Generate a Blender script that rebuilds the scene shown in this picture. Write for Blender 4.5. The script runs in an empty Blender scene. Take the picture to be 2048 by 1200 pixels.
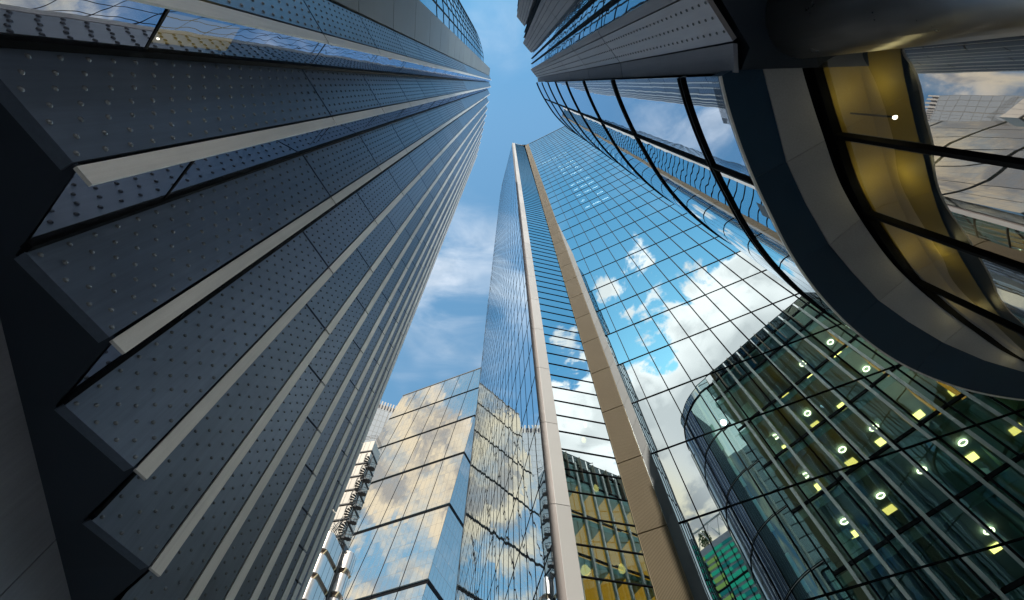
import bpy, math, random
from mathutils import Vector, noise as mnoise
random.seed(7)
R = math.radians
SC = bpy.context.scene
COL = SC.collection

# ------------------------------------------------------------------ camera, world, sun, exposure
# origin = the photographer's eye; the street lies 1.6 m below it
CX = Vector((0.999584, 0.026256, -0.011972))
CY = Vector((0.028856, -0.909495, 0.414711))
CZ = Vector((0.0, 0.414884, 0.909874))
GZ = -1.6
cam_d = bpy.data.cameras.new('camera'); cam = bpy.data.objects.new('camera', cam_d); COL.objects.link(cam)
right, up, fwd = CX, CY, CZ
from mathutils import Matrix
cam.matrix_world = Matrix(((right.x, up.x, -fwd.x, 0), (right.y, up.y, -fwd.y, 0), (right.z, up.z, -fwd.z, 0), (0, 0, 0, 1)))
FPX = 950.0
cam_d.sensor_fit = 'HORIZONTAL'; cam_d.sensor_width = 36.0; cam_d.lens = 36.0 * FPX / 2048.0
cam_d.clip_start = 0.05; cam_d.clip_end = 3000
SC.camera = cam
SC.render.resolution_x = 1024; SC.render.resolution_y = 600
SC.view_settings.view_transform = 'Standard'; SC.view_settings.look = 'None'
SC.view_settings.exposure = 1.0; SC.view_settings.gamma = 1.0
SC.render.engine = 'CYCLES'
SC.cycles.max_bounces = 10; SC.cycles.glossy_bounces = 7; SC.cycles.transparent_max_bounces = 12; SC.cycles.diffuse_bounces = 3
SC.cycles.sample_clamp_indirect = 2.5; SC.cycles.blur_glossy = 0.6

SUN_AZ, SUN_EL = 256.2, 47.0
w = bpy.data.worlds.new('World'); SC.world = w; w.use_nodes = True

class NT:
    """small helper for wiring shader nodes"""
    def __init__(s, tree): s.t = tree; tree.nodes.clear()
    def n(s, kind, **kw):
        nd = s.t.nodes.new(kind)
        for k, v in kw.items(): setattr(nd, k, v)
        return nd
    def link(s, a, b): s.t.links.new(a, b)
    def put(s, sock, v):
        if hasattr(v, 'is_output'): s.link(v, sock)
        else: sock.default_value = v
    def m(s, op, a, b=None, c=None, clamp=False):
        nd = s.n('ShaderNodeMath', operation=op, use_clamp=clamp)
        s.put(nd.inputs[0], a)
        if b is not None: s.put(nd.inputs[1], b)
        if c is not None: s.put(nd.inputs[2], c)
        return nd.outputs[0]
    def vm(s, op, a, b=None, scale=None):
        nd = s.n('ShaderNodeVectorMath', operation=op); s.put(nd.inputs[0], a)
        if b is not None: s.put(nd.inputs[1], b)
        if scale is not None: s.put(nd.inputs['Scale'], scale)
        return nd.outputs['Value'] if op in ('DOT_PRODUCT', 'LENGTH', 'DISTANCE') else nd.outputs[0]
    def sm(s, v, lo, hi):
        nd = s.n('ShaderNodeMapRange', interpolation_type='SMOOTHSTEP'); s.put(nd.inputs[0], v)
        s.put(nd.inputs[1], lo); s.put(nd.inputs[2], hi); return nd.outputs[0]
    def noise(s, vec, scale, detail=4, rough=0.5, dist=0.0):
        nd = s.n('ShaderNodeTexNoise'); s.put(nd.inputs['Vector'], vec); s.put(nd.inputs['Scale'], scale)
        nd.inputs['Detail'].default_value = detail; nd.inputs['Roughness'].default_value = rough
        nd.inputs['Distortion'].default_value = dist; return nd.outputs[0]
    def mix(s, f, a, b):
        nd = s.n('ShaderNodeMix', data_type='RGBA'); s.put(nd.inputs[0], f); s.put(nd.inputs[6], a); s.put(nd.inputs[7], b)
        return nd.outputs[2]
    def xyz(s, x, y, z):
        nd = s.n('ShaderNodeCombineXYZ'); s.put(nd.inputs[0], x); s.put(nd.inputs[1], y); s.put(nd.inputs[2], z); return nd.outputs[0]
    def ramp(s, f, stops):
        nd = s.n('ShaderNodeValToRGB'); s.put(nd.inputs[0], f); e = nd.color_ramp.elements
        e[0].position, e[0].color = stops[0][0], (*stops[0][1], 1)
        e[1].position, e[1].color = stops[-1][0], (*stops[-1][1], 1)
        for p, c in stops[1:-1]:
            q = e.new(p); q.color = (*c, 1)
        return nd.outputs[0]

def build_world():
    t = NT(w.node_tree)
    out = t.n('ShaderNodeOutputWorld'); bg = t.n('ShaderNodeBackground')
    sky = t.n('ShaderNodeTexSky', sky_type='NISHITA'); sky.sun_disc = False
    sky.sun_elevation = R(SUN_EL); sky.sun_rotation = R(90 - SUN_AZ); sky.air_density = 1.0; sky.dust_density = 0.3; sky.ozone_density = 1.0
    tc = t.n('ShaderNodeTexCoord'); sp = t.n('ShaderNodeSeparateXYZ'); t.link(tc.outputs['Generated'], sp.inputs[0])
    z = t.m('MAXIMUM', sp.outputs[2], 0.06)
    px = t.m('DIVIDE', sp.outputs[0], z); py = t.m('DIVIDE', sp.outputs[1], z)
    p = t.xyz(px, py, 0.0)
    warp = t.noise(p, 5.0, 3, 0.5)
    # cumulus: fractal noise over a flat cloud deck, denser to the south and south-west
    fb = t.m('MULTIPLY_ADD', t.noise(p, 6.5, 11, 0.58, 0.35), 1.25, -0.125)
    def blob(cx, cy, r, amp):
        d = t.vm('DISTANCE', p, (cx, cy, 0.0))
        return t.m('MULTIPLY', t.sm(d, r, 0.0), amp)
    cov = t.m('ADD', -0.24, t.m('MULTIPLY', t.sm(py, -0.44, -0.78), 0.52))
    cov = t.m('ADD', cov, t.m('MULTIPLY', t.sm(px, -0.28, -0.50), 0.40))
    cov = t.m('ADD', cov, t.m('MULTIPLY', t.sm(px, -0.66, -0.92), -0.16))
    cov = t.m('ADD', cov, t.m('MULTIPLY', t.sm(px, 0.20, 0.42), 0.11))
    for b in ((-0.12, -0.45, 0.14, 0.30), (-0.09, -0.29, 0.12, 0.27), (-0.04, -0.39, 0.10, 0.26), (-0.02, -0.66, 0.2, 0.25), (0.50, -0.50, 0.22, 0.25)):
        cov = t.m('ADD', cov, blob(*b))
    warm = t.sm(px, -0.30, -0.50)
    fc = t.m('ADD', fb, cov); dens = t.sm(fc, 0.50, 0.585); soft = t.sm(fc, 0.36, 0.74)
    dens = t.m('ADD', t.m('MULTIPLY', dens, t.m('SUBTRACT', 1.0, warm)), t.m('MULTIPLY', soft, warm))
    # thin streaky cirrus overhead and to the north
    rot = t.n('ShaderNodeMapping'); t.link(p, rot.inputs[0]); rot.inputs['Rotation'].default_value = (0, 0, R(-35)); rot.inputs['Scale'].default_value = (1.5, 3.4, 1)
    ci = t.noise(rot.outputs[0], 2.6, 6, 0.56, 0.7)
    patch = t.noise(p, 2.8, 3, 0.5)
    patch = t.m('ADD', patch, blob(-0.12, 0.33, 0.24, 0.30)); patch = t.m('ADD', patch, blob(-0.2, 0.55, 0.24, 0.22)); patch = t.m('ADD', patch, blob(0.0, 0.03, 0.05, 0.06))
    cirr = t.m('MULTIPLY', t.sm(ci, 0.30, 0.90), t.sm(patch, 0.50, 0.78))
    cirr = t.m('MULTIPLY', cirr, 0.6)
    a = t.m('MAXIMUM', dens, cirr)
    # colour of the cloud: bright rims, greyer where it is thick
    wp = t.sm(t.noise(p, 7.0, 6, 0.55, 0.3), 0.46, 0.60)
    edge = t.m('ADD', py, t.m('MULTIPLY', t.m('SUBTRACT', warp, 0.5), 0.35))
    thick = t.m('ADD', t.sm(edge, -0.60, -0.80), t.m('MULTIPLY', t.sm(fb, 0.47, 0.66), 0.55), clamp=True)
    thick = t.m('ADD', t.m('MULTIPLY', thick, t.m('SUBTRACT', 1.0, warm)), t.m('MULTIPLY', wp, warm))
    bright = t.mix(warm, (0.82, 0.80, 0.78, 1), (0.58, 0.515, 0.39, 1))
    grey = t.mix(warm, (0.45, 0.455, 0.455, 1), (0.24, 0.245, 0.25, 1))
    ccol = t.mix(thick, bright, grey)
    skyc = t.vm('MULTIPLY', sky.outputs[0], (0.104, 0.146, 0.134))
    skyc = t.vm('MULTIPLY', skyc, t.mix(t.sm(py, 0.10, -0.22), (1, 1, 1, 1), (0.56, 0.86, 0.93, 1)))
    t.put(bg.inputs[0], t.mix(a, skyc, ccol)); bg.inputs[1].default_value = 1.0
    t.link(bg.outputs[0], out.inputs[0])
build_world()

sd = bpy.data.lights.new('sun', 'SUN'); sd.energy = 3.2; sd.angle = R(0.53); sd.color = (1.0, 0.93, 0.82)
so = bpy.data.objects.new('sun', sd); COL.objects.link(so)
sv = Vector((math.cos(R(SUN_AZ)) * math.cos(R(SUN_EL)), math.sin(R(SUN_AZ)) * math.cos(R(SUN_EL)), math.sin(R(SUN_EL))))
so.rotation_euler = sv.to_track_quat('Z', 'Y').to_euler(); so.location = sv * 400

# ------------------------------------------------------------------ materials
M = {}
def newmat(name):
    m = bpy.data.materials.new(name); m.use_nodes = True; M[name] = m
    return m, NT(m.node_tree)

def solid(name, col, rough=0.5, metal=0.0, spec=0.5, var=0.12, vscale=3.0, grain=0.0, bump=0.0, tone=0.10, streak=0.0):
    """opaque surface with slight uneven wear"""
    m, t = newmat(name)
    o = t.n('ShaderNodeOutputMaterial'); b = t.n('ShaderNodeBsdfPrincipled'); t.link(b.outputs[0], o.inputs[0])
    tc = t.n('ShaderNodeTexCoord').outputs['Object']
    nz = t.noise(tc, vscale, 5, 0.6)
    f = t.m('MULTIPLY_ADD', nz, 2 * var, 1 - var)
    rnd = t.n('ShaderNodeObjectInfo').outputs['Random']; f = t.m('MULTIPLY', f, t.m('MULTIPLY_ADD', rnd, 2 * tone, 1 - tone))
    if streak:
        mp = t.n('ShaderNodeMapping'); t.link(tc, mp.inputs[0]); mp.inputs['Scale'].default_value = (9, 9, 0.35)
        f = t.m('MULTIPLY', f, t.m('MULTIPLY_ADD', t.noise(mp.outputs[0], 1.6, 5, 0.65), 2 * streak, 1 - streak))
    if grain:
        g = t.noise(tc, 60.0, 2, 0.5); f = t.m('ADD', f, t.m('MULTIPLY', t.m('SUBTRACT', g, 0.5), grain))
    t.put(b.inputs['Base Color'], t.vm('SCALE', (*col,), scale=f))
    t.put(b.inputs['Roughness'], t.m('MULTIPLY_ADD', nz, 0.16, rough - 0.08))
    b.inputs['Metallic'].default_value = metal; b.inputs['Specular IOR Level'].default_value = spec
    if bump:
        bp = t.n('ShaderNodeBump'); bp.inputs['Strength'].default_value = bump; bp.inputs['Distance'].default_value = 0.02
        t.put(bp.inputs['Height'], t.noise(tc, vscale * 4, 3, 0.5)); t.link(bp.outputs[0], b.inputs['Normal'])
    return m

def glow(name, col, strength):
    m, t = newmat(name)
    o = t.n('ShaderNodeOutputMaterial'); e = t.n('ShaderNodeEmission'); e.inputs[0].default_value = (*col, 1); e.inputs[1].default_value = strength
    t.link(e.outputs[0], o.inputs[0]); return m

def glass(name, tint, refl, through=(0, 0, 0), dark=(0.01, 0.015, 0.02), wave=0.0, wscale=0.35, rough=0.0, grid=None):
    """coated facade glass: mirror share refl rising at grazing angles; the rest passes through (or ends in a dark backing)"""
    m, t = newmat(name)
    o = t.n('ShaderNodeOutputMaterial')
    gl = t.n('ShaderNodeBsdfGlossy'); gl.inputs['Color'].default_value = (*tint, 1); gl.inputs['Roughness'].default_value = rough
    lw = t.n('ShaderNodeLayerWeight'); lw.inputs[0].default_value = 0.25
    fac = t.m('MULTIPLY_ADD', lw.outputs['Fresnel'], 1 - refl, refl, clamp=True)
    tc = t.n('ShaderNodeTexCoord').outputs['Object']
    if wave:
        bp = t.n('ShaderNodeBump'); bp.inputs['Strength'].default_value = 1.0; bp.inputs['Distance'].default_value = wave
        t.put(bp.inputs['Height'], t.noise(tc, wscale, 2, 0.45)); t.link(bp.outputs[0], gl.inputs['Normal']); t.link(bp.outputs[0], lw.inputs[1])
    if max(through) > 0:
        bk = t.n('ShaderNodeBsdfTransparent'); bk.inputs[0].default_value = (*through, 1)
    else:
        bk = t.n('ShaderNodeBsdfDiffuse'); bk.inputs[0].default_value = (*dark, 1)
    mx = t.n('ShaderNodeMixShader'); t.put(mx.inputs[0], fac); t.link(bk.outputs[0], mx.inputs[1]); t.link(gl.outputs[0], mx.inputs[2])
    t.link(mx.outputs[0], o.inputs[0]); return m

solid('dark_panel', (0.15, 0.19, 0.265), 0.34, 0.5, 0.5, 0.14, 1.3, streak=0.28)
solid('rivet_metal', (0.24, 0.26, 0.29), 0.25, 0.35, 0.5, 0.1, 3.0)
solid('bright_strip', (0.80, 0.775, 0.755), 0.45, 0.0, 0.5, 0.10, 2.0, 0.10, streak=0.22)
solid('black_frame', (0.007, 0.008, 0.010), 0.6, 0.0, 0.03)
solid('soffit_navy', (0.026, 0.038, 0.060), 0.45, 0.1)
solid('navy_band', (0.010, 0.043, 0.090), 0.42, 0.1, 0.5, 0.30, 2.2, 0.3)
solid('grey_stone', (0.39, 0.395, 0.425), 0.6, 0.0, 0.4, 0.16, 2.5, 0.35)
solid('dark_wall', (0.27, 0.28, 0.33), 0.5, 0.1, 0.5, 0.2, 1.5, 0.2, streak=0.2)
solid('pier_panel', (0.21, 0.21, 0.205), 0.45, 0.2, 0.5, 0.08, 1.0)
solid('fin_side_shade', (0.20, 0.175, 0.165), 0.5, 0.0, 0.2)  # side face of the white fin, its shade put into a darker colour
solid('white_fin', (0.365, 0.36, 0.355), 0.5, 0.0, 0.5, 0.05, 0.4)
solid('grey_trim', (0.13, 0.14, 0.145), 0.5, 0.0, 0.15)
solid('black_metal', (0.26, 0.26, 0.265), 0.30, 0.9, 0.5, 0.2, 4.0)
solid('steel', (0.62, 0.585, 0.56), 0.40, 0.85, 0.5, 0.05, 1.0)
solid('pale_cladding', (0.36, 0.34, 0.31), 0.45, 0.3, 0.5, 0.06, 1.0)
solid('louvre_tan', (0.34, 0.27, 0.16), 0.5)
solid('dark_steel', (0.05, 0.05, 0.052), 0.45, 0.5)
solid('bronze_fin', (0.16, 0.12, 0.09), 0.45, 0.3)
solid('fin_grey', (0.32, 0.335, 0.335), 0.45, 0.3)
solid('slab', (0.08, 0.09, 0.09), 0.7)
solid('ceiling_dark', (0.24, 0.31, 0.28), 0.7)
solid('teal_wall', (0.16, 0.34, 0.29), 0.6)
solid('amber_wall', (0.42, 0.26, 0.06), 0.6)
solid('lobby_gold', (0.40, 0.31, 0.065), 0.6, 0.0, 0.3, 0.06, 1.0)
solid('blind', (0.42, 0.55, 0.50), 0.6)
solid('paving', (0.34, 0.33, 0.32), 0.85, 0, 0.3, 0.10, 1.2, 0.2)
solid('leaf', (0.06, 0.10, 0.035), 0.7, 0, 0.3, 0.35, 6.0)
solid('bark', (0.12, 0.08, 0.05), 0.8)
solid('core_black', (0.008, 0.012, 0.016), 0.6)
glass('blue_mirror', (0.70, 0.80, 0.82), 0.84, (0.35, 0.5, 0.55), wave=0.004, wscale=0.30)
glass('blue_mirror_side', (0.82, 0.92, 0.98), 0.9, wave=0.006, wscale=0.45)
glass('drum_mirror', (0.78, 0.86, 0.95), 0.72, dark=(0.01, 0.02, 0.03), wave=0.003, wscale=0.8)
glass('tower_glass', (0.76, 0.78, 0.92), 0.5, dark=(0.006, 0.008, 0.014), wave=0.006, wscale=0.8)
glass('clear_glass', (0.76, 0.78, 0.92), 0.45, (0.6, 0.62, 0.6), wave=0.006, wscale=0.8)
glass('wing_glass', (0.72, 0.85, 0.92), 0.55, dark=(0.01, 0.02, 0.025), wave=0.01, wscale=0.4)
glass('gold_mirror', (0.95, 0.90, 0.80), 0.82, dark=(0.05, 0.05, 0.045), wave=0.05, wscale=0.06)
glass('office_glass', (0.62, 0.92, 0.92), 0.20, (0.60, 0.80, 0.74), wave=0.004, wscale=0.6)
glass('lobby_glass', (0.92, 0.92, 0.95), 0.42, (0.8, 0.8, 0.75), wave=0.003, wscale=0.9)
glass('rail_glass', (0.8, 0.9, 0.9), 0.2, (0.7, 0.8, 0.8))
glow('lamp_warm', (1.0, 0.72, 0.20), 2.6)
glow('lamp_dim', (1.0, 0.66, 0.16), 1.3)
glow('lamp_white', (1.0, 0.94, 0.80), 4.5)
glow('lamp_ring', (1.0, 0.86, 0.52), 4.0)
glow('amber_glow', (1.0, 0.40, 0.03), 0.34)
glow('room_glow_amber', (1.0, 0.72, 0.08), 0.12)
glow('green_glow', (0.04, 0.55, 0.36), 0.27)
glow('lime_glow', (0.32, 0.56, 0.16), 0.27)
glow('teal_glow', (0.03, 0.34, 0.33), 0.20)

def louvre_mat():
    m, t = newmat('gold_louvre')
    o = t.n('ShaderNodeOutputMaterial'); b = t.n('ShaderNodeBsdfPrincipled'); t.link(b.outputs[0], o.inputs[0])
    tc = t.n('ShaderNodeTexCoord').outputs['UV']; sp = t.n('ShaderNodeSeparateXYZ'); t.link(tc, sp.inputs[0])
    s = t.m('FRACT', t.m('MULTIPLY', sp.outputs[0], 24.0))
    f = t.m('MULTIPLY', t.sm(s, 0.12, 0.3), t.sm(s, 0.95, 0.75))
    edge = t.m('MINIMUM', sp.outputs[0], t.m('SUBTRACT', 1.0, sp.outputs[0]))
    f = t.m('MAXIMUM', f, t.m('LESS_THAN', edge, 0.035))
    nz = t.noise(t.n('ShaderNodeTexCoord').outputs['Object'], 0.6, 3)
    col = t.mix(f, (0.045, 0.035, 0.022, 1), t.mix(nz, (0.135, 0.106, 0.064, 1), (0.185, 0.148, 0.095, 1)))
    t.put(b.inputs['Base Color'], col); b.inputs['Roughness'].default_value = 0.6; b.inputs['Specular IOR Level'].default_value = 0.1
    bp = t.n('ShaderNodeBump'); bp.inputs['Distance'].default_value = 0.03; t.put(bp.inputs['Height'], f); t.link(bp.outputs[0], b.inputs['Normal'])
louvre_mat()

def gridded_glass(name, tint, refl, dark, du, dv, wave, wscale, line=0.06):
    """mirror glass with a fine grid of dark joints in UV space (uv in metres)"""
    m, t = newmat(name)
    o = t.n('ShaderNodeOutputMaterial')
    gl = t.n('ShaderNodeBsdfGlossy'); gl.inputs['Color'].default_value = (*tint, 1); gl.inputs['Roughness'].default_value = 0.0
    lw = t.n('ShaderNodeLayerWeight'); lw.inputs[0].default_value = 0.25
    fac = t.m('MULTIPLY_ADD', lw.outputs['Fresnel'], 1 - refl, refl, clamp=True)
    uv = t.n('ShaderNodeTexCoord').outputs['UV']; sp = t.n('ShaderNodeSeparateXYZ'); t.link(uv, sp.inputs[0])
    u = t.m('DIVIDE', sp.outputs[0], du); v = t.m('DIVIDE', sp.outputs[1], dv)
    g = t.m('MAXIMUM', t.m('LESS_THAN', t.m('FRACT', u), line / du), t.m('LESS_THAN', t.m('FRACT', v), line * 1.2 / dv))
    # every pane sits at a slightly different tilt
    wn = t.n('ShaderNodeTexWhiteNoise', noise_dimensions='2D'); t.put(wn.inputs['Vector'], t.xyz(t.m('FLOOR', u), t.m('FLOOR', v), 0.0))
    geo = t.n('ShaderNodeNewGeometry').outputs['Normal']
    j = t.vm('SCALE', t.vm('SUBTRACT', wn.outputs['Color'], (0.5, 0.5, 0.5)), scale=wave)
    nz = t.n('ShaderNodeTexNoise'); t.put(nz.inputs['Vector'], uv); nz.inputs['Scale'].default_value = wscale; nz.inputs['Detail'].default_value = 2
    j2 = t.vm('SCALE', t.vm('SUBTRACT', nz.outputs['Color'], (0.5, 0.5, 0.5)), scale=wave * 1.4)
    nn = t.vm('NORMALIZE', t.vm('ADD', geo, t.vm('ADD', j, j2))); t.link(nn, gl.inputs['Normal'])
    df = t.n('ShaderNodeBsdfDiffuse'); df.inputs[0].default_value = (*dark, 1)
    fac = t.m('MULTIPLY', fac, t.m('SUBTRACT', 1.0, t.m('MULTIPLY', g, 0.75)))
    mx = t.n('ShaderNodeMixShader'); t.put(mx.inputs[0], fac); t.link(df.outputs[0], mx.inputs[1]); t.link(gl.outputs[0], mx.inputs[2])
    t.link(mx.outputs[0], o.inputs[0])
gridded_glass('slope_glass', (0.86, 0.83, 0.78), 0.72, (0.16, 0.155, 0.145), 1.5, 4.0, 0.012, 0.09, 0.07)
gridded_glass('pale_glass', (0.8, 0.86, 0.9), 0.55, (0.18, 0.18, 0.17), 2.0, 4.0, 0.02, 0.1, 0.2)
gridded_glass('side_glass', (0.72, 0.82, 0.92), 0.9, (0.01, 0.012, 0.02), 1.45, 4.02, 0.010, 0.35, 0.045)

# ------------------------------------------------------------------ mesh helpers
class MB:
    def __init__(s): s.v = []; s.f = []; s.uv = {}; s.smooth = False; s.mi = {}; s.mat2 = None
    def face(s, pts, uv=None):
        i = len(s.v); s.v += [Vector(p) for p in pts]; s.f.append(tuple(range(i, i + len(pts))))
        if uv: s.uv[len(s.f) - 1] = uv
        return s
    def hexa(s, b, t):
        """solid between two quads b and t (same winding)"""
        i = len(s.v); s.v += [Vector(p) for p in b] + [Vector(p) for p in t]
        for q in ((3, 2, 1, 0), (4, 5, 6, 7), (0, 1, 5, 4), (1, 2, 6, 5), (2, 3, 7, 6), (3, 0, 4, 7)): s.f.append(tuple(i + k for k in q))
        return s
    def box(s, x0, y0, z0, x1, y1, z1):
        return s.hexa([(x0, y0, z0), (x1, y0, z0), (x1, y1, z0), (x0, y1, z0)], [(x0, y0, z1), (x1, y0, z1), (x1, y1, z1), (x0, y1, z1)])
    def prism(s, plan, z0, z1, cap=True):
        n = len(plan); i = len(s.v)
        s.v += [Vector((p[0], p[1], z0)) for p in plan] + [Vector((p[0], p[1], z1)) for p in plan]
        for k in range(n): a, b = k, (k + 1) % n; s.f.append((i + a, i + b, i + n + b, i + n + a))
        if cap: s.f.append(tuple(i + k for k in reversed(range(n)))); s.f.append(tuple(i + n + k for k in range(n)))
        return s
    def bar(s, a, b, wid, dep, side):
        """box beam from a to b; side = direction of its width"""
        a, b, side = Vector(a), Vector(b), Vector(side).normalized(); d = (b - a).normalized(); nn = d.cross(side).normalized(); side = nn.cross(d)
        q = [side * (sx * wid / 2) + nn * (sy * dep / 2) for sx, sy in ((-1, -1), (1, -1), (1, 1), (-1, 1))]
        return s.hexa([a + k for k in q], [b + k for k in q])
    def tube(s, pts, r, n=8, closed=False):
        pts = [Vector(p) for p in pts]; i0 = len(s.v); m = len(pts)
        for k, p in enumerate(pts):
            d = (pts[(k + 1) % m] - pts[k - 1]) if closed else (pts[min(k + 1, m - 1)] - pts[max(k - 1, 0)])
            d.normalize(); ref = Vector((0, 0, 1)) if abs(d.z) < 0.9 else Vector((1, 0, 0))
            e1 = d.cross(ref).normalized(); e2 = d.cross(e1); rr = r[k] if isinstance(r, (list, tuple)) else r
            for j in range(n):
                a = 2 * math.pi * j / n; s.v.append(p + e1 * (math.cos(a) * rr) + e2 * (math.sin(a) * rr))
        for k in range(m if closed else m - 1):
            k2 = (k + 1) % m
            for j in range(n): s.f.append((i0 + k * n + j, i0 + k * n + (j + 1) % n, i0 + k2 * n + (j + 1) % n, i0 + k2 * n + j))
        if not closed:
            s.f.append(tuple(i0 + j for j in reversed(range(n)))); s.f.append(tuple(i0 + (m - 1) * n + j for j in range(n)))
        return s
    def dome(s, c, nrm, r, h, n=7):
        c, nrm = Vector(c), Vector(nrm).normalized(); e1 = nrm.cross(Vector((0, 0, 1))).normalized(); e2 = nrm.cross(e1); i = len(s.v)
        for rr, hh in ((r, 0.0), (r * 0.72, h * 0.72)):
            for j in range(n):
                a = 2 * math.pi * j / n; s.v.append(c + e1 * (rr * math.cos(a)) + e2 * (rr * math.sin(a)) + nrm * hh)
        s.v.append(c + nrm * h); f0 = len(s.f)
        for j in range(n):
            k = (j + 1) % n; s.f.append((i + j, i + k, i + n + k, i + n + j)); s.f.append((i + n + j, i + n + k, i + 2 * n))
        for q in range(f0, len(s.f)): s.mi[q] = 1
        s.mat2 = 'rivet_metal'
        return s
    def add(s, o):
        i = len(s.v); fi = len(s.f); s.v += o.v; s.f += [tuple(i + k for k in f) for f in o.f]
        for k, u in o.uv.items(): s.uv[fi + k] = u
        for k in o.mi: s.mi[fi + k] = 1
        s.mat2 = s.mat2 or o.mat2
        s.smooth = s.smooth or o.smooth
        return s
    def build(s, name, mat, parent=None, base=None):
        org = Vector((0, 0, 0))
        if parent is not None:
            q = parent
            while q is not None: org += q.location; q = q.parent
        elif base is not None: org = Vector(base)
        me = bpy.data.meshes.new(name); me.from_pydata([v - org for v in s.v], [], s.f)
        if s.uv:
            ul = me.uv_layers.new(name='UVMap')
            for fi, uv in s.uv.items():
                for li, c in zip(me.polygons[fi].loop_indices, uv): ul.data[li].uv = c
        me.materials.append(M[mat] if isinstance(mat, str) else mat)
        if s.mi:
            me.materials.append(M[s.mat2])
            for fi in s.mi: me.polygons[fi].material_index = 1; me.polygons[fi].use_smooth = True
        if s.smooth:
            for p in me.polygons: p.use_smooth = True
        o = bpy.data.objects.new(name, me); COL.objects.link(o)
        if parent is not None: o.parent = parent
        else: o.location = org
        return o

def tag(o, label=None, cat=None, group=None, kind=None):
    for k, v in (('label', label), ('category', cat), ('group', group), ('kind', kind)):
        if v: o[k] = v
    return o
def thing(name, loc, label, cat, group=None):
    o = bpy.data.objects.new(name, None); COL.objects.link(o); o.location = loc; o.empty_display_size = 0.5
    return tag(o, label, cat, group)

def area_on_screen(pts):
    """how large a face shows in the photograph's frame (0 when outside it)"""
    q = []
    for p in pts:
        p = Vector(p); d = p.dot(fwd)
        if d < 0.3: return 0.0
        q.append((p.dot(right) / d * FPX, p.dot(up) / d * FPX))
    cx = sum(a for a, b in q) / len(q); cy = sum(b for a, b in q) / len(q)
    if min(abs(a) for a, b in q) > 1024 or min(abs(b) for a, b in q) > 600 or abs(cx) > 1500 or abs(cy) > 1000: return 0.0
    return abs(sum(q[i - 1][0] * q[i][1] - q[i][0] * q[i - 1][1] for i in range(len(q)))) / 2
def many(root, name, items, mat, limit=96):
    """items: (MB, outline). The ones that show largest become parts of their own, the rest one part."""
    items = sorted(items, key=lambda it: -area_on_screen(it[1]))
    for mb, _ in items[:limit]: mb.build(name, mat, root)
    if len(items) > limit:
        rest = MB()
        for mb, _ in items[limit:]: rest.add(mb)
        tag(rest.build(name, mat, root), kind='stuff')

def spline(pts, n):
    """Catmull-Rom through 2-D points, resampled to n evenly spaced points"""
    P = [Vector((*p[:2], 0)) for p in pts]; P = [2 * P[0] - P[1]] + P + [2 * P[-1] - P[-2]]; out = []
    for i in range(1, len(P) - 2):
        for k in range(16):
            t = k / 16; a, b, c, d = P[i - 1:i + 3]
            out.append(0.5 * ((2 * b) + (c - a) * t + (2 * a - 5 * b + 4 * c - d) * t * t + (3 * b - a - 3 * c + d) * t ** 3))
    out.append(P[-2])
    L = [0]
    for i in range(1, len(out)): L.append(L[-1] + (out[i] - out[i - 1]).length)
    res = []; j = 0
    for k in range(n):
        s = L[-1] * k / (n - 1)
        while j < len(L) - 2 and L[j + 1] < s: j += 1
        f = (s - L[j]) / max(1e-9, L[j + 1] - L[j]); q = out[j].lerp(out[j + 1], min(1, f)); res.append((q.x, q.y))
    return res
def az(p): return math.degrees(math.atan2(p[1], p[0]))
def offset(curve, d):
    """shift a plan curve sideways (positive = to the left of its direction)"""
    out = []
    for i, p in enumerate(curve):
        a = Vector(curve[max(0, i - 1)]); b = Vector(curve[min(len(curve) - 1, i + 1)]); t = (b - a).normalized()
        out.append((p[0] - t.y * d, p[1] + t.x * d))
    return out
def strip_wall(curve, z0, z1, th=0.0, smooth=True):
    """vertical wall along a plan curve; th>0 makes a solid band th thick to the left of the curve's direction"""
    mb = MB(); mb.smooth = smooth and th == 0; n = len(curve)
    if th == 0:
        i = len(mb.v)
        for p in curve: mb.v += [Vector((p[0], p[1], z0)), Vector((p[0], p[1], z1))]
        for k in range(n - 1): mb.f.append((2 * k, 2 * k + 2, 2 * k + 3, 2 * k + 1))
    else:
        o = offset(curve, th); mb.prism(list(curve) + o[::-1], z0, z1, cap=False)
        for k in range(n - 1):
            for z, fl in ((z0, 1), (z1, 0)):
                q = [(*curve[k], z), (*curve[k + 1], z), (*o[k + 1], z), (*o[k], z)]; mb.face(q[::-1] if fl else q)
    return mb
def flat_band(ca, cb, z0, z1):
    """solid ring segment between two plan curves with the same number of points"""
    mb = MB()
    for k in range(len(ca) - 1):
        b = [(*ca[k], z0), (*ca[k + 1], z0), (*cb[k + 1], z0), (*cb[k], z0)]; t = [(p[0], p[1], z1) for p in b]
        mb.face(b); mb.face(t[::-1])
        mb.face([b[0], b[1], t[1], t[0]]); mb.face([b[2], b[3], t[3], t[2]])
        if k == 0: mb.face([b[3], b[0], t[0], t[3]])
        if k == len(ca) - 2: mb.face([b[1], b[2], t[2], t[1]])
    return mb

# ------------------------------------------------------------------ ground
g = MB(); g.face([(-900, -900, GZ), (900, -900, GZ), (900, 900, GZ), (-900, 900, GZ)])
tag(g.build('ground', 'paving'), kind='structure')

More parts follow.
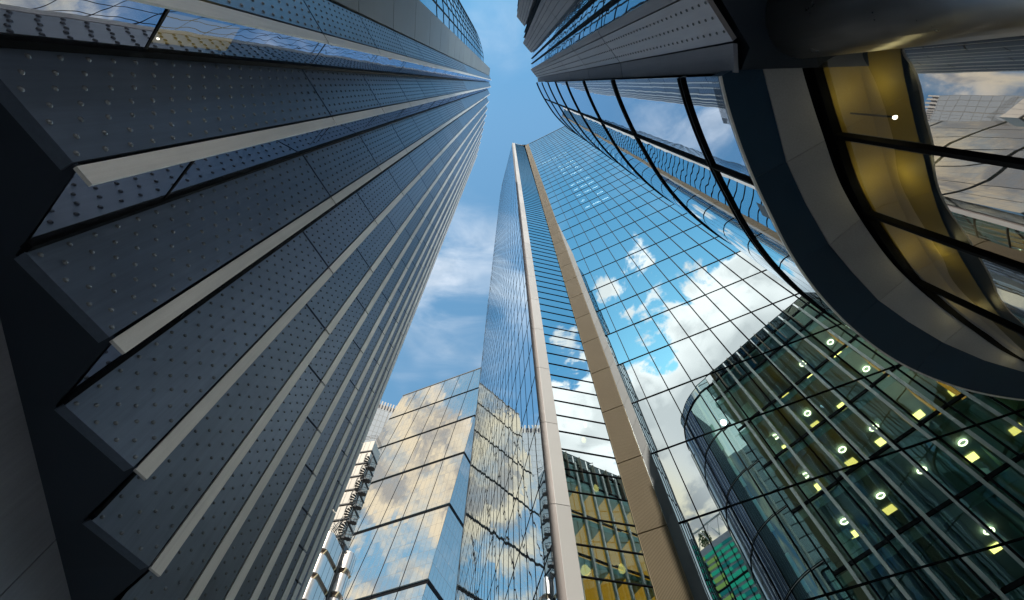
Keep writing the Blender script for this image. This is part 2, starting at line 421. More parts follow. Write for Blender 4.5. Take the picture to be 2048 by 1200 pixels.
# ------------------------------------------------------------------ sawtooth tower on the left
PD = Vector((math.cos(R(64.4)), math.sin(R(64.4))))      # run of every riveted panel
GD = Vector((math.cos(R(146.5)), math.sin(R(146.5))))        # run of every window strip
PN = Vector((PD.y, -PD.x, 0)); GN = Vector((GD.y, -GD.x, 0))
OUT = [(-3.09, -0.73), (-3.19, 0.62), (-3.48, 2.11), (-3.80, 3.60), (-4.15, 5.07), (-4.51, 6.45), (-4.88, 7.87), (-5.28, 9.29), (-5.71, 10.74), (-6.13, 12.14), (-6.57, 13.54), (-7.03, 14.93)]
HB, HT = 3.72, 114.0
JZ = [HB] + [9.51 + 3.87 * k for k in range(28)]
JZ[-1] = HT

def sawtooth_tower():
    root = thing('sawtooth_tower', (-8, 6, GZ), 'tall dark sawtooth tower on the left, riveted grey panels edged with pale metal strips', 'tower')
    def V3(p, z): return Vector((p[0], p[1], z))
    panels, strips, wins, frames = [], [], [], []
    o0 = Vector(OUT[0]); pins = [o0 - PD * 0.98]
    for i in range(1, len(OUT)):
        a, b = Vector(OUT[i - 1]), Vector(OUT[i]); s = b - a; det = PD.x * GD.y - PD.y * GD.x
        ga = (PD.x * s.y - PD.y * s.x) / det; pins.append(a + GD * ga)
    for i, (pin, out) in enumerate(zip(pins, OUT)):
        out = Vector(out); seam = out - PD * 0.165; wid = (seam - pin).length
        for k in range(len(JZ) - 1):
            z0, z1 = JZ[k] + (0.0 if k == 0 else 0.032), JZ[k + 1] - 0.032
            mb = MB(); p0 = pin + PD * 0.02; p1 = seam - PD * 0.02; bk = Vector((PN.x, PN.y)) * -0.13
            f0 = [V3(p0, z0), V3(p1, z0), V3(p1, z1), V3(p0, z1)]
            b0 = [V3(p0 + bk, z0), V3(p1 + bk, z0), V3(p1 + bk, z1), V3(p0 + bk, z1)]
            mb.hexa(b0, f0)
            if k <= 9:
                nc = max(4, round(wid / 0.137)); nr = round((z1 - z0) / 0.285); n_ = 7 if k < 3 else 5
                for c in range(nc):
                    u_ = (c + 0.62) / (nc + 0.24) * wid
                    for r in range(nr):
                        zz = z0 + (r + 0.30 + 0.42 * (c % 2)) * (z1 - z0) / nr
                        mb.dome(V3(pin + PD * u_, zz), PN, 0.024, 0.020, n_)
            panels.append((mb, f0))
            sb = MB(); q0 = seam + PD * 0.012; q1 = out; dz = 0.0
            fs = [V3(q0, z0), V3(q1, z0), V3(q1, z1), V3(q0, z1)]
            b2 = bk * 0.3; sb.hexa([V3(q0 + b2, z0), V3(q1 + b2, z0), V3(q1 + b2, z1), V3(q0 + b2, z1)], fs)
            strips.append((sb, fs))
        if i > 0:
            a = Vector(OUT[i - 1]) - Vector((GN.x, GN.y)) * 0.13; b = pin + GD * -0.06
            back = Vector((GN.x, GN.y)) * -0.05
            for k in range(len(JZ) - 1):
                z0, z1 = JZ[k], JZ[k + 1]
                tl = random.uniform(-0.006, 0.006); tv = Vector((GN.x, GN.y, 0)) * tl
                for za, zb in (((z0, 5.4), (5.4, z1)) if k == 0 else ((z0, z1),)):
                    q = [V3(a, za), V3(b, za) + tv, V3(b, zb), V3(a, zb) - tv]
                    if i == 1 and za == 5.4: MB().face(q).build('window', 'clear_glass', root)
                    else: wins.append((MB().face(q), q))
            if i == 1:
                dp = Vector((GN.x, GN.y)) * -0.12; MB().face([V3(a.lerp(b, .42) + dp, 5.5), V3(b + dp, 5.5), V3(b + dp, 7.1), V3(a.lerp(b, .42) + dp, 7.1)]).build('room_glow', 'room_glow_amber', root)  # glow of a lit room, put into an amber sheet added behind the pane
                p_ = a.lerp(b, .85) + dp * .6; MB().tube([V3(p_, 5.62), V3(p_, 5.64)], 0.010, 8).build('window_lamp', 'lamp_white', root)
            # dark frame where glass meets the next panel, transom bars at each floor
            fb = MB(); fb.bar(V3(pin - GD * 0.045, HB), V3(pin - GD * 0.045, HT), 0.09, 0.06, V3(GD, 0))
            fb.bar(V3(a, 5.4), V3(pin, 5.4), 0.04, 0.03, (0, 0, 1))
            for z in JZ[1:-1]:
                for dz in (0.0, 0.33): fb.bar(V3(a, z + dz), V3(pin, z + dz), 0.03, 0.015, (0, 0, 1))
            frames.append((fb, [V3(a, HB), V3(pin, HB), V3(pin, HT), V3(a, HT)]))
    many(root, 'cladding_panel', panels, 'dark_panel', 98)
    many(root, 'edge_strip', strips, 'bright_strip', 98)
    many(root, 'window', wins, 'tower_glass', 98)
    many(root, 'window_frame', frames, 'black_frame', 98)
    # dark backing behind the joints, roof and underside
    line = []
    for pin, out in zip(pins, OUT):
        ii = Vector((PN.x, PN.y)) * -0.16 - Vector((GN.x, GN.y)) * 0.26
        line += [Vector(pin) + ii, Vector(out) - PD * 0.05 + ii]
    so = []
    for pin, out in zip(pins, OUT):
        so += [Vector(pin) - Vector((PN.x, PN.y)) * .125, Vector(out) - Vector((GN.x, GN.y)) * .15]
    for p_, q_ in zip(so, so[1:]):
        zb = HB + 0.03; b_ = [(*p_, zb), (*q_, zb), (q_.x - 2.2, q_.y, zb), (p_.x - 2.2, p_.y, zb)]
        MB().hexa(b_, [(x, y, zb + .03) for x, y, z in b_]).build('soffit_panel', 'soffit_navy', root)
    far = [(-9.5, 16.5), (-30, 18), (-30, -16), (-12, -16)]
    core = [tuple(p) for p in line] + far
    core = core[1:]
    MB().prism(core, HB + 0.16, HT - 0.3).build('backing_wall', 'soffit_navy', root)
    # plain pier that closes the south end
    pb = []
    pa, pz = Vector((-3.50, -1.66)), Vector((-3.28, -3.05))
    for k in range(1, len(JZ) - 1):
        z0, z1 = JZ[k] + 0.02, JZ[k + 1] - 0.02
        q = [(*pz, z0), (*pa, z0), (*pa, z1), (*pz, z1)]
        pb.append((MB().hexa([(p[0] - 0.3, p[1], p[2]) for p in q], q), q))
    many(root, 'pier_panel', pb, 'pier_panel', 40)
    MB().prism([(-3.6, -3.0), (-3.6, -1.6), (-7, -1.6), (-7, -3.0)], HB, HT - 0.2).build('pier_core', 'soffit_navy', root)
    # recessed ground-floor wall below the soffit
    e0, e1 = Vector((-3.75, -0.36)) * 1.05, Vector((-6.1, 9.2)) * 1.05; dd = (e1 - e0).normalized(); nn = Vector((-dd.y, dd.x))
    L = (e1 - e0).length; k = 0
    for s0, s1 in ((-6, 4.98), (5.0, 8.0), (8.02, 9.8)):
        a, b = e0 + dd * s0, e0 + dd * s1
        MB().prism([tuple(a), tuple(b), tuple(b + nn * 0.3), tuple(a + nn * 0.3)], 1.98, HB + 0.12).build('base_panel', 'dark_wall', root)
        MB().prism([tuple(a + nn * .01), tuple(b + nn * .01), tuple(b + nn * 0.3), tuple(a + nn * 0.3)], GZ, 1.93).build('base_panel', 'dark_wall', root)
    MB().prism([(e0 - dd * 6 + nn * 0.32)[:], (e1 + dd * 2 + nn * 0.32)[:], (-30, 12), (-30, -10)], GZ, HB + 0.1).build('base_core', 'soffit_navy', root)
sawtooth_tower()

# curved glass wing beyond the pier
def glass_wing():
    root = thing('curved_glass_block', (-9, -10, GZ), 'curved glass building with a fine grid behind the grey pier of the dark tower', 'building')
    H = 114.0; c = [(x * 1.06, y * 1.06) for x, y in [(-4.35, -3.2), (-4.40, -4.19), (-4.41, -5.72), (-5.33, -9.1), (-7.31, -12.3), (-9.95, -15.0), (-13.5, -17.4)]]
    pts = spline(c, 45)[::-1]
    items = []
    zs = [GZ + 4 * k for k in range(28)]; zs[-1] = H
    for j in range(0, 44, 4):
        seg = pts[j:j + 5]
        for k in range(len(zs) - 1):
            mb = strip_wall(seg, zs[k], zs[k + 1]); items.append((mb, [(*seg[0], zs[k]), (*seg[-1], zs[k]), (*seg[-1], zs[k + 1]), (*seg[0], zs[k + 1])]))
    many(root, 'window', items, 'wing_glass', 90)
    for j in range(0, 45, 2):
        mb = MB(); mb.bar((*pts[j], GZ), (*pts[j], H), 0.07, 0.10, (1, 0, 0)); mb.build('mullion', 'black_frame', root)
    o = offset(pts, -0.03)
    for z in zs[10:]: strip_wall(o, z - 0.06, z + 0.06, 0.06).build('transom', 'black_frame', root)
    MB().prism(pts + [(-4.6, -3.2), (-20, -3.2), (-20, -17.4)], H - 0.6, H - 0.3).build('roof', 'grey_trim', root)
glass_wing()

# ------------------------------------------------------------------ glass tower with the white edge fin (centre)
N1 = Vector((0.406681, 0.913420, -0.016541)).normalized(); U1 = Vector((0.913545, -0.406737, 0)); L1 = Vector((0.0067595, 0.015099, 1.0))
P1 = Vector((6.84544, 18.96799, 167.99744))
def fp(a, z, out=0.0):
    """point on the main facade: a metres along it, at height z, out metres proud of the glass"""
    return P1 + U1 * a + L1 * (z - P1.z) - N1 * out
Z0ROW, DZ, A0, DA = 13.64 - 4.021 * 4, 4.021, 0.277, 1.3026
def glass_tower():
    root = thing('glass_tower', (8, 22, GZ), 'tall tower of blue mirror glass with white edge fin and gold louvre strip', 'tower')
    TOP = 168.0
    rows = [Z0ROW + DZ * k for k in range(0, 50) if Z0ROW + DZ * k < TOP - 1] + [TOP]
    cols = [A0 + DA * k for k in range(0, 32)]
    items = []
    for i in range(len(cols) - 1):
        for k in range(len(rows) - 1):
            a0, a1 = cols[i] , cols[i + 1]; z0, z1 = rows[k], rows[k + 1]
            if i == 0: a0 = 0.27
            jt = [random.uniform(-0.0042, 0.0042) for _ in range(3)]
            q = [fp(a0, z0, jt[0]), fp(a1, z0, jt[1]), fp(a1, z1, jt[2]), fp(a0, z1, jt[0] + jt[2] - jt[1])]
            items.append((MB().face(q), q))
    many(root, 'glass_pane', items, 'blue_mirror', 99)
    for a in cols[1:]:
        mb = MB(); mb.bar(fp(a, rows[0], 0.02), fp(a, TOP, 0.02), 0.052, 0.05, U1); mb.build('mullion', 'black_frame', root)
    for z in rows[1:-1]:
        mb = MB(); mb.bar(fp(0.27, z, 0.015), fp(cols[-1], z, 0.015), 0.04, 0.05, L1); mb.build('transom', 'black_frame', root)
    mb = MB(); mb.bar(fp(-1.0, TOP, 0.02), fp(cols[-1], TOP, 0.02), 0.16, 0.10, L1); mb.build('parapet', 'grey_trim', root)
    # gold louvre strip, one panel per floor
    gl = []
    for k in range(len(rows) - 1):
        z0, z1 = rows[k] + 0.03, rows[k + 1] - 0.03
        f = [fp(-0.97, z0, 0.13), fp(0.27, z0, 0.13), fp(0.27, z1, 0.13), fp(-0.97, z1, 0.13)]
        mb = MB(); mb.face(f, [(0, 0), (1, 0), (1, 1), (0, 1)])
        b = [fp(-0.97, z0, -0.05), fp(0.27, z0, -0.05), fp(0.27, z1, -0.05), fp(-0.97, z1, -0.05)]
        for i, j in ((0, 1), (1, 2), (2, 3), (3, 0)): mb.face([b[i], b[j], f[j], f[i]], [(0.02, 0)] * 4)
        gl.append((mb, f))
    many(root, 'louvre_panel', gl, 'gold_louvre', 60)
    mb = MB(); mb.face([fp(-0.96, rows[0], 0.05), fp(0.26, rows[0], 0.05), fp(0.26, TOP, 0.05), fp(-0.96, TOP, 0.05)]); mb.build('louvre_backing', 'black_frame', root)
    # grey return beside the louvres, widening downwards from the 15th floor
    gr = []
    def wa(z): return 0.30 + 0.42 * min(1.0, max(0.0, (62.0 - z) / 14.0))
    z = rows[0]
    while z < 60:
        z1 = min(z + 2.01, 61.5); q = [fp(0.285, z + .02, 0.06), fp(wa(z), z + .75, 0.06), fp(wa(z1), z1 + .73, 0.06), fp(0.285, z1, 0.06)]
        gr.append((MB().hexa([p + N1 * 0.05 for p in q], q), q)); z = z1
    many(root, 'return_panel', gr, 'grey_trim', 40)
    # strip of narrow panes between fin and louvres
    N2 = Vector((-0.262164, 0.964923, -0.013915)).normalized()
    lb, lt = Vector((2.13, 16.02, GZ)), Vector((2.46, 18.52, 168.0)); rb, rt = Vector((4.99, 16.76, GZ)), Vector((5.55, 19.37, 168.0))
    def sp_(s, z, out=0.0):
        f = (z - GZ) / (168.0 - GZ); return lb.lerp(lt, f).lerp(rb.lerp(rt, f), s) - N2 * out
    srows = [28.76 + 1.335 * k for k in range(-22, 104)]
    items = []
    for k in range(len(srows) - 1):
        jt = random.uniform(-0.003, 0.003)
        q = [sp_(0, srows[k], jt), sp_(1, srows[k], -jt), sp_(1, srows[k + 1]), sp_(0, srows[k + 1])]; items.append((MB().face(q), q))
    many(root, 'strip_pane', items, 'blue_mirror', 99)
    bars = []
    for z in srows[1:]:
        if z > 168: continue
        q = [sp_(0, z - .02, .02), sp_(1, z - .02, .02), sp_(1, z + .02, .02), sp_(0, z + .02, .02)]
        mb = MB(); mb.bar(sp_(0, z, 0.015), sp_(1, z, 0.015), 0.045, 0.05, (0, 0, 1)); bars.append((mb, q))
    many(root, 'strip_transom', bars, 'black_frame', 99)
    mb = MB(); mb.bar(sp_(0, TOP, 0.03), sp_(1, TOP, 0.03), 0.35, 0.10, (0, 0, 1)); mb.build('parapet', 'white_fin', root)
    # white edge fin: front face and side face, jointed every other floor
    mb_, mt_ = Vector((1.545, 15.86, GZ)), Vector((1.66, 18.31, 168.0)); eb, et = Vector((1.23, 15.75, GZ)), Vector((1.47, 18.9, 168.4))
    fin, side = [], []; N3_ = Vector((0.974, 0.225, 0))
    def fz(a, b, z): return a.lerp(b, (z - GZ) / (168.0 - GZ))
    zz = [GZ + 5.36 * k for k in range(32)]; zz[-1] = 168.0
    for k in range(len(zz) - 1):
        z0, z1 = zz[k] + 0.018, zz[k + 1] - 0.018
        pr = -N2 * 0.10
        b = [fz(eb, et, z0), fz(mb_, mt_, z0) + pr, fz(lb, lt, z0) + pr, fz(lb, lt, z0) + N2 * 0.8]
        t_ = [fz(eb, et, z1), fz(mb_, mt_, z1) + pr, fz(lb, lt, z1) + pr, fz(lb, lt, z1) + N2 * 0.8]
        fin.append((MB().hexa(b, t_), [b[1], b[2], t_[2], t_[1]]))
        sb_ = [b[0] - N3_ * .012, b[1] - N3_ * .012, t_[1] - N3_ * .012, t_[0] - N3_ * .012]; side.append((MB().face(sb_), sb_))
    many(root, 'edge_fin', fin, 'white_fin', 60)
    many(root, 'fin_side_shade', side, 'fin_side_shade', 60)
    q0, q1 = N2 * 0.03, N2 * 0.7
    MB().hexa([eb + Vector((.03, .05, 0)), mb_ + q0, lb + q0, lb + q1], [et + Vector((.03, .05, -.2)), mt_ + q0, lt + q0, lt + q1]).build('fin_core', 'black_frame', root)
    # side facade seen at a grazing angle; one flat sheet of glass with its own floor lines and mullions
    N3 = Vector((0.974351, 0.224947, -0.006184)).normalized(); D3 = 4.742767
    H3 = Vector((math.cos(R(103)), math.sin(R(103)), 0)); L3 = N3.cross(H3).normalized(); L3 = L3 / L3.z
    O3 = Vector((1.20, 0, 0)); O3.y = (D3 - N3.x * 1.20) / N3.y
    def s3(a, z, out=0.0): return O3 + H3 * a + L3 * z - N3 * out
    def az3(p): p = Vector(p); return (p - O3 - L3 * p.z).dot(H3), p.z
    near = [az3((1.23, 15.75, GZ)), az3((1.48, 19.40, 171.0))]; far = [az3((-3.70, 42.74, 204.87)), az3((-6.49, 52.02, 102.84)), az3((-7.26, 53.82, 47.08)), az3((-7.74, 55.67, 38.13)), (42.5, GZ)]
    out = [near[0], near[1]] + far
    def a_near(z): f = (z - near[0][1]) / (near[1][1] - near[0][1]); return near[0][0] + f * (near[1][0] - near[0][0])
    def a_far(z):
        ch = far
        for (a0, z0), (a1, z1) in zip(ch, ch[1:]):
            if z1 <= z <= z0: return a1 + (a0 - a1) * (z - z1) / max(1e-6, z0 - z1)
        if z > ch[0][1]: return None
        return ch[-1][0]
    def a_top(z):   # start of the row above the near top corner: the sloping roof edge
        if z <= near[1][1]: return a_near(z)
        f = (z - near[1][1]) / (far[0][1] - near[1][1]); return near[1][0] + f * (far[0][0] - near[1][0])
    r3 = [28.37 + 3.95 * k for k in range(-8, 45) if 28.37 + 3.95 * k < 204.5] ; r3[0] = GZ; r3.append(204.8)
    W3 = 1.45; items = []
    for k in range(len(r3) - 1):
        z0, z1 = r3[k], r3[k + 1]; c = 0
        while True:
            b0 = a_near(0) + W3 * c; b1 = b0 + W3; c += 1
            lo0, lo1 = a_top(z0), a_top(z1); hi0, hi1 = a_far(z0) , a_far(min(z1, far[0][1]))
            if b0 >= max(hi0, hi1): break
            q = [(max(b0, lo0), z0), (min(b1, hi0), z0), (min(b1, hi1), z1), (max(b0, lo1), z1)]
            if c == 1: q[0] = (lo0, z0); q[3] = (lo1, z1)
            if q[1][0] <= q[0][0] and q[2][0] <= q[3][0]: continue
            if q[1][0] < q[0][0]: q[1] = q[0]
            if q[2][0] < q[3][0]: q[2] = q[3]
            tx, ty = random.gauss(0, 0.0016), random.gauss(0, 0.0012)   # panes are never perfectly true
            pts = [s3(a, z, (tx * ((a - b0) / W3 - 0.5) + ty * ((z - z0) / 4 - 0.5))) for a, z in q]
            items.append((MB().face(pts), pts))
    many(root, 'side_pane', items, 'blue_mirror_side', 97)
    c = 1
    while a_near(0) + W3 * c < 43:
        a = a_near(0) + W3 * c; c += 1; zt = 171 + (a - near[1][0]) / (far[0][0] - near[1][0]) * (far[0][1] - 171) if a < far[0][0] else None
        if zt is None:
            zt = GZ
            for (a0, z0), (a1, z1) in zip(far, far[1:]):
                if min(a0, a1) <= a <= max(a0, a1): zt = z0 + (a - a0) / (a1 - a0) * (z1 - z0)
        if zt < 5: continue
        mb = MB(); mb.bar(s3(a, GZ, 0.0), s3(a, min(zt, 204), 0.0), 0.035, 0.03, H3); mb.build('side_mullion', 'black_frame', root)
    for z in r3[1:-1]:
        mb = MB(); mb.bar(s3(a_top(z), z, 0.0), s3(a_far(z), z, 0.0), 0.05, 0.03, L3); mb.build('side_transom', 'black_frame', root)
    # lamps under the ceilings high in the tower, seen through the glass
    for z in (116.5, 111.8, 103.0, 98.7, 94.2, 89.75, 81.1, 76.9, 72.7, 68.5, 64.3):
        segs = ((4.55, 5.2), (5.65, 6.85), (7.08, 7.95)) if z < 115 else ((1.7, 2.75), (3.0, 3.95), (4.4, 5.3), (5.7, 6.7), (7.2, 8.1))
        for a0, a1 in segs:
            if random.random() < 0.06: continue
            mb = MB(); mb.bar(fp(a0, z + 0.25, -0.30), fp(a1, z + 0.25, -0.30), 0.10, 0.05, N1); mb.build('ceiling_light', 'lamp_white', root)
    for s_, z, rr in ((0.52, 19.5, 0.13), (0.55, 16.2, 0.13), (0.15, 11.9, 0.20), (0.66, 12.2, 0.15), (0.62, 20.8, 0.09)):
        c_ = sp_(s_, z, -0.45); mb = MB(); mb.tube([c_, c_ + Vector((0, 0, 0.12)), c_ + Vector((0, 0, 0.30))], [rr * .75, rr, rr * 0.5], 12); mb.smooth = True; mb.build('pendant_lamp', 'lamp_warm', root)
    # dark core behind the glass, roof
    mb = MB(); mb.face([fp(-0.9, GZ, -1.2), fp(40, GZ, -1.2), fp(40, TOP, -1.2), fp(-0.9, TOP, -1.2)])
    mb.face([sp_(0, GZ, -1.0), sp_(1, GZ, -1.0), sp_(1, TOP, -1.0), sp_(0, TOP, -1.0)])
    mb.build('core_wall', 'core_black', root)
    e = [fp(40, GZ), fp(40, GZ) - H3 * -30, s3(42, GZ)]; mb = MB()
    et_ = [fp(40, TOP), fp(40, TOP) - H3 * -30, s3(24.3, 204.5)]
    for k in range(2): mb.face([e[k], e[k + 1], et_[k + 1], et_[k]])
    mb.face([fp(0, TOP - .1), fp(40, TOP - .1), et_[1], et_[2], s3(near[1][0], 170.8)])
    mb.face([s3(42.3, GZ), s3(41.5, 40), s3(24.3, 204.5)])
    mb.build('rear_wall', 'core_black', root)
glass_tower()

# ------------------------------------------------------------------ curved office building on the right
CUR = spline([(2.045, -0.01), (2.075, 0.07), (2.18, 0.31), (2.35, 0.64), (2.56, 1.0), (2.79, 1.35), (3.03, 1.70), (3.30, 2.04), (3.62, 2.38), (4.02, 2.74), (4.5, 3.10), (5.0, 3.39), (5.55, 3.63), (6.15, 3.81), (6.8, 3.92), (7.6, 3.97)], 121)
SOF = 5.01; ROOF = 34.5
STO = [(2.39, -0.17), (2.44, -0.05), (2.59, 0.27), (2.84, 0.80), (3.14, 1.24), (3.50, 1.70), (3.86, 2.05), (4.25, 2.40), (4.7, 2.70), (5.2, 2.99), (5.8, 3.26), (6.4, 3.46), (7.4, 3.55)]
STI = spline([(2.75, -0.30), (2.77, -0.12), (2.95, 0.22), (3.12, 0.51), (3.46, 1.06), (3.93, 1.61), (4.40, 2.06), (5.17, 2.62), (6.08, 3.13), (7.2, 3.30)], 73)
LOB = [(p[0] * 1.045, p[1] * 1.045) for p in STI]
def curved_office():
    root = thing('curved_office_building', (9, -2, GZ), 'curved building on the right, mirror glass drum over a dark stone ring and amber lobby', 'building')
    fl = [SOF, 6.09, 9.98, 13.7, 17.66, 21.5, 25.4, 29.6, ROOF]
    cuts = [0, min(range(121), key=lambda i: abs(az(CUR[i]) - 21.9) + (0 if i < 40 else 99)), min(range(121), key=lambda i: abs(CUR[i][0] - 5.0)), 120]
    for k in range(len(fl) - 1):
        for a, b in zip(cuts, cuts[1:]):
            seg = CUR[a:b + 1]; strip_wall(seg[::-1], fl[k] + 0.03, fl[k + 1] - 0.03).build('curved_pane', 'office_glass' if b == 120 else 'drum_mirror', root)
    for z in fl[1:-1]:
        o = offset(CUR, 0.03)
        for dz in (-0.05, 0.05): strip_wall(o, z + dz - 0.017, z + dz + 0.017, -0.04).build('transom', 'black_frame', root)
        strip_wall(offset(CUR, 0.005), z - 0.05, z + 0.05, -0.05).build('transom', 'fin_grey', root)
    strip_wall(offset(CUR, 0.04), ROOF - 0.08, ROOF + 0.10, -0.12).build('roof_edge', 'black_frame', root)
    for c in cuts[1:]:
        p = CUR[c]; MB().bar((*p, SOF), (*p, ROOF), 0.045, 0.08, (0.5, -0.85, 0)).build('mullion', 'black_frame', root)
    strip_wall(offset(CUR, 0.012), SOF - 0.052, SOF - 0.02, -0.02).build('bottom_trim', 'bright_strip', root)
    # dark blue soffit band and grey stone ring, each stone a piece of its own
    n = len(STO)
    gidx = [min(range(121), key=lambda i: (Vector(CUR[i]) - Vector(STO[j])).length) for j in range(n)]
    gidx[0] = 0
    for a, b in ((0, 3), (3, 5), (5, 7), (7, 9), (9, 12)):
        ca, cb = [], []
        for j in range(a, b):
            for s in range(6 if j < b - 1 else 7):
                f = s / 6; ii = gidx[j] + (gidx[j + 1] - gidx[j]) * f; i0 = int(ii); ca.append(tuple(Vector(CUR[i0]).lerp(Vector(CUR[min(120, i0 + 1)]), ii - i0))); cb.append(tuple(Vector(STO[j]).lerp(Vector(STO[j + 1]), f)))
        if a: ca[0] = tuple(Vector(ca[0]).lerp(Vector(ca[1]), 0.04)); cb[0] = tuple(Vector(cb[0]).lerp(Vector(cb[1]), 0.04))
        flat_band(ca, cb, SOF - 0.04, SOF + 0.2).build('soffit_panel', 'navy_band', root)
    def sti_near(p): return min(range(len(STI)), key=lambda i: (Vector(STI[i]) - Vector(p)).length)
    jidx = [0] + [sti_near(STO[j]) for j in range(1, n - 1)] + [len(STI) - 1]
    for a, b in ((0, 3), (3, 5), (5, 7), (7, 9), (9, 12)):
        ca, cb = [], []
        for j in range(a, b):
            for s in range(8 if j < b - 1 else 9):
                f = s / 8; ii = jidx[j] + (jidx[j + 1] - jidx[j]) * f; i0 = min(len(STI) - 2, int(ii)); ca.append(tuple(Vector(STO[j]).lerp(Vector(STO[j + 1]), f))); cb.append(tuple(Vector(STI[i0]).lerp(Vector(STI[i0 + 1]), ii - i0)))
        if a: ca[0] = tuple(Vector(ca[0]).lerp(Vector(ca[1]), 0.06)); cb[0] = tuple(Vector(cb[0]).lerp(Vector(cb[1]), 0.06))
        flat_band(ca, cb, SOF - 0.06, SOF + 0.15).build('stone_slab', 'grey_stone', root)
    flat_band([(p[0] * 1.06, p[1] * 1.06) for p in STI], [(p[0] * 1.5 + 0.6, p[1] * 1.1 - 0.4) for p in STI], SOF + 0.02, SOF + 0.22).build('lobby_ceiling', 'lobby_gold', root)
    flat_band(STI, [(p[0] * 1.06, p[1] * 1.06) for p in STI], SOF + 0.03, SOF + 0.22).build('shadow_gap', 'black_frame', root)
    # amber lobby behind curved glass
    bounds = [az(LOB[0]), -6.0, 9.45, 19.4, 25.1]
    idx = [0] + [min(range(len(LOB)), key=lambda i: abs(az(LOB[i]) - b) + (i > 45) * 99) for b in bounds[2:]] + [len(LOB) - 16, len(LOB) - 1]
    for a, b in zip(idx, idx[1:]): strip_wall(LOB[a:b + 1][::-1], GZ, SOF - 0.02).build('lobby_pane', 'lobby_glass', root)
    for i in idx[1:-1]:
        p = Vector(LOB[i]); d = (Vector(LOB[min(i + 1, len(LOB) - 1)]) - Vector(LOB[i - 1])).normalized()
        MB().bar((*p, GZ), (*p, SOF), 0.04, 0.06, (d.x, d.y, 0)).build('lobby_mullion', 'black_frame', root)
        q = p * 1.045; MB().bar((*q, GZ), (*q, SOF), 0.06, 0.06, (d.x, d.y, 0)).build('lobby_mullion', 'grey_trim', root)
    strip_wall(offset(LOB, 0.03), SOF - 0.09, SOF + 0.02, -0.08).build('lobby_head', 'black_frame', root)
    wall = [(p[0] * 1.16, p[1] * 1.16) for p in LOB]
    strip_wall(wall[::-1], 4.50, SOF + 0.03).build('bulkhead', 'lobby_gold', root)
    wall = [(p[0] * 1.17, p[1] * 1.17) for p in LOB]
    strip_wall(wall[::-1], GZ, SOF).build('lobby_wall', 'soffit_navy', root)
    c = Vector((3.36, 0.355, 4.35))
    lm = MB(); lm.tube([c, c + Vector((0, 0, 0.02))], [0.018, 0.014], 14); lamp = lm.build('wall_lamp', 'lamp_white', root)
    MB().tube([c + Vector((0.02, 0, 0.05)), c + Vector((0.02, 0, 0.62))], 0.008, 8).build('lamp_stem', 'black_frame', lamp)
    ledge = [(p[0] * 1.16, p[1] * 1.16) for p in LOB[24:44]]
    for z in (3.35, 3.45, 3.55): strip_wall(ledge[::-1], z, z + 0.03, 0.12).build('light_ledge', 'amber_wall', root)
    for nm, loc, en in [('lobby_fill', (LOB[q][0] * 1.085, LOB[q][1] * 1.085, 4.78), e) for q, e in ((6, 0.7), (16, 0.9), (27, 0.6), (38, 0.45), (50, 0.3))]:  # unseen point lights added to brighten the amber bulkhead
        ld = bpy.data.lights.new(nm, 'POINT'); ld.energy = en; ld.color = (1.0, 0.86, 0.42); ld.shadow_soft_size = 0.06
        lo = bpy.data.objects.new(nm, ld); COL.objects.link(lo); lo.location = Vector(loc) - root.location; lo.parent = root
    # sawtooth bays south of the drum
    Z = [4.90, 9.62, 13.4, 17.3, 21.2, 25.1, 29.0, ROOF + 0.2]
    saw = [((2.09, -0.29), (1.73, -0.70), (1.66, -0.81)), ((1.72, -1.75), (1.28, -2.22), (1.18, -2.34)), ((1.31, -3.25), (0.91, -3.70), (0.81, -3.82)), ((0.90, -4.69), (0.52, -5.15), (0.42, -5.27)), ((0.5, -6.15), (0.1, -6.6), (0.0, -6.72))]
    pan, strp, win, fr = [], [], [], []
    def quad(a, b, z0, z1): return [(*a, z0), (*b, z0), (*b, z1), (*a, z1)]
    for i, (a, b, c_) in enumerate(saw):
        A, B, C_ = Vector(a), Vector(b), Vector(c_); d = (B - A).normalized(); nrm = Vector((d.y, -d.x)); wid = (B - A).length
        if i == 0:
            for k in range(len(Z) - 1):
                R0 = Vector((2.15, -0.04)); q = quad(R0, A - d * 0.01, Z[k] + .02, Z[k + 1] - .02)
                MB().hexa([(p[0] + .04, p[1] + .005, p[2]) for p in q], q).build('return_panel', 'dark_wall', root)
        for k in range(len(Z) - 1):
            z0, z1 = Z[k] + (0 if k == 0 else .02), Z[k + 1] - .02
            q = quad(A + d * 0.01, B - d * 0.008, z0, z1); mb = MB(); mb.hexa([(p[0] - nrm.x * .04, p[1] - nrm.y * .04, p[2]) for p in q], q)
            nr = round((z1 - z0) / 0.16)
            for cc in range(3):
                for r in range(nr): mb.dome((*(A + d * (wid * (0.22 + 0.28 * cc))), z0 + (r + 0.3 + 0.35 * (cc % 2)) * (z1 - z0) / nr), (nrm.x, nrm.y, 0), 0.017, 0.012, 6)
            pan.append((mb, q))
            q = quad(B + d * 0.008, C_, z0, z1); strp.append((MB().hexa([(p[0] - nrm.x * .04, p[1] - nrm.y * .04, p[2]) for p in q], q), q))
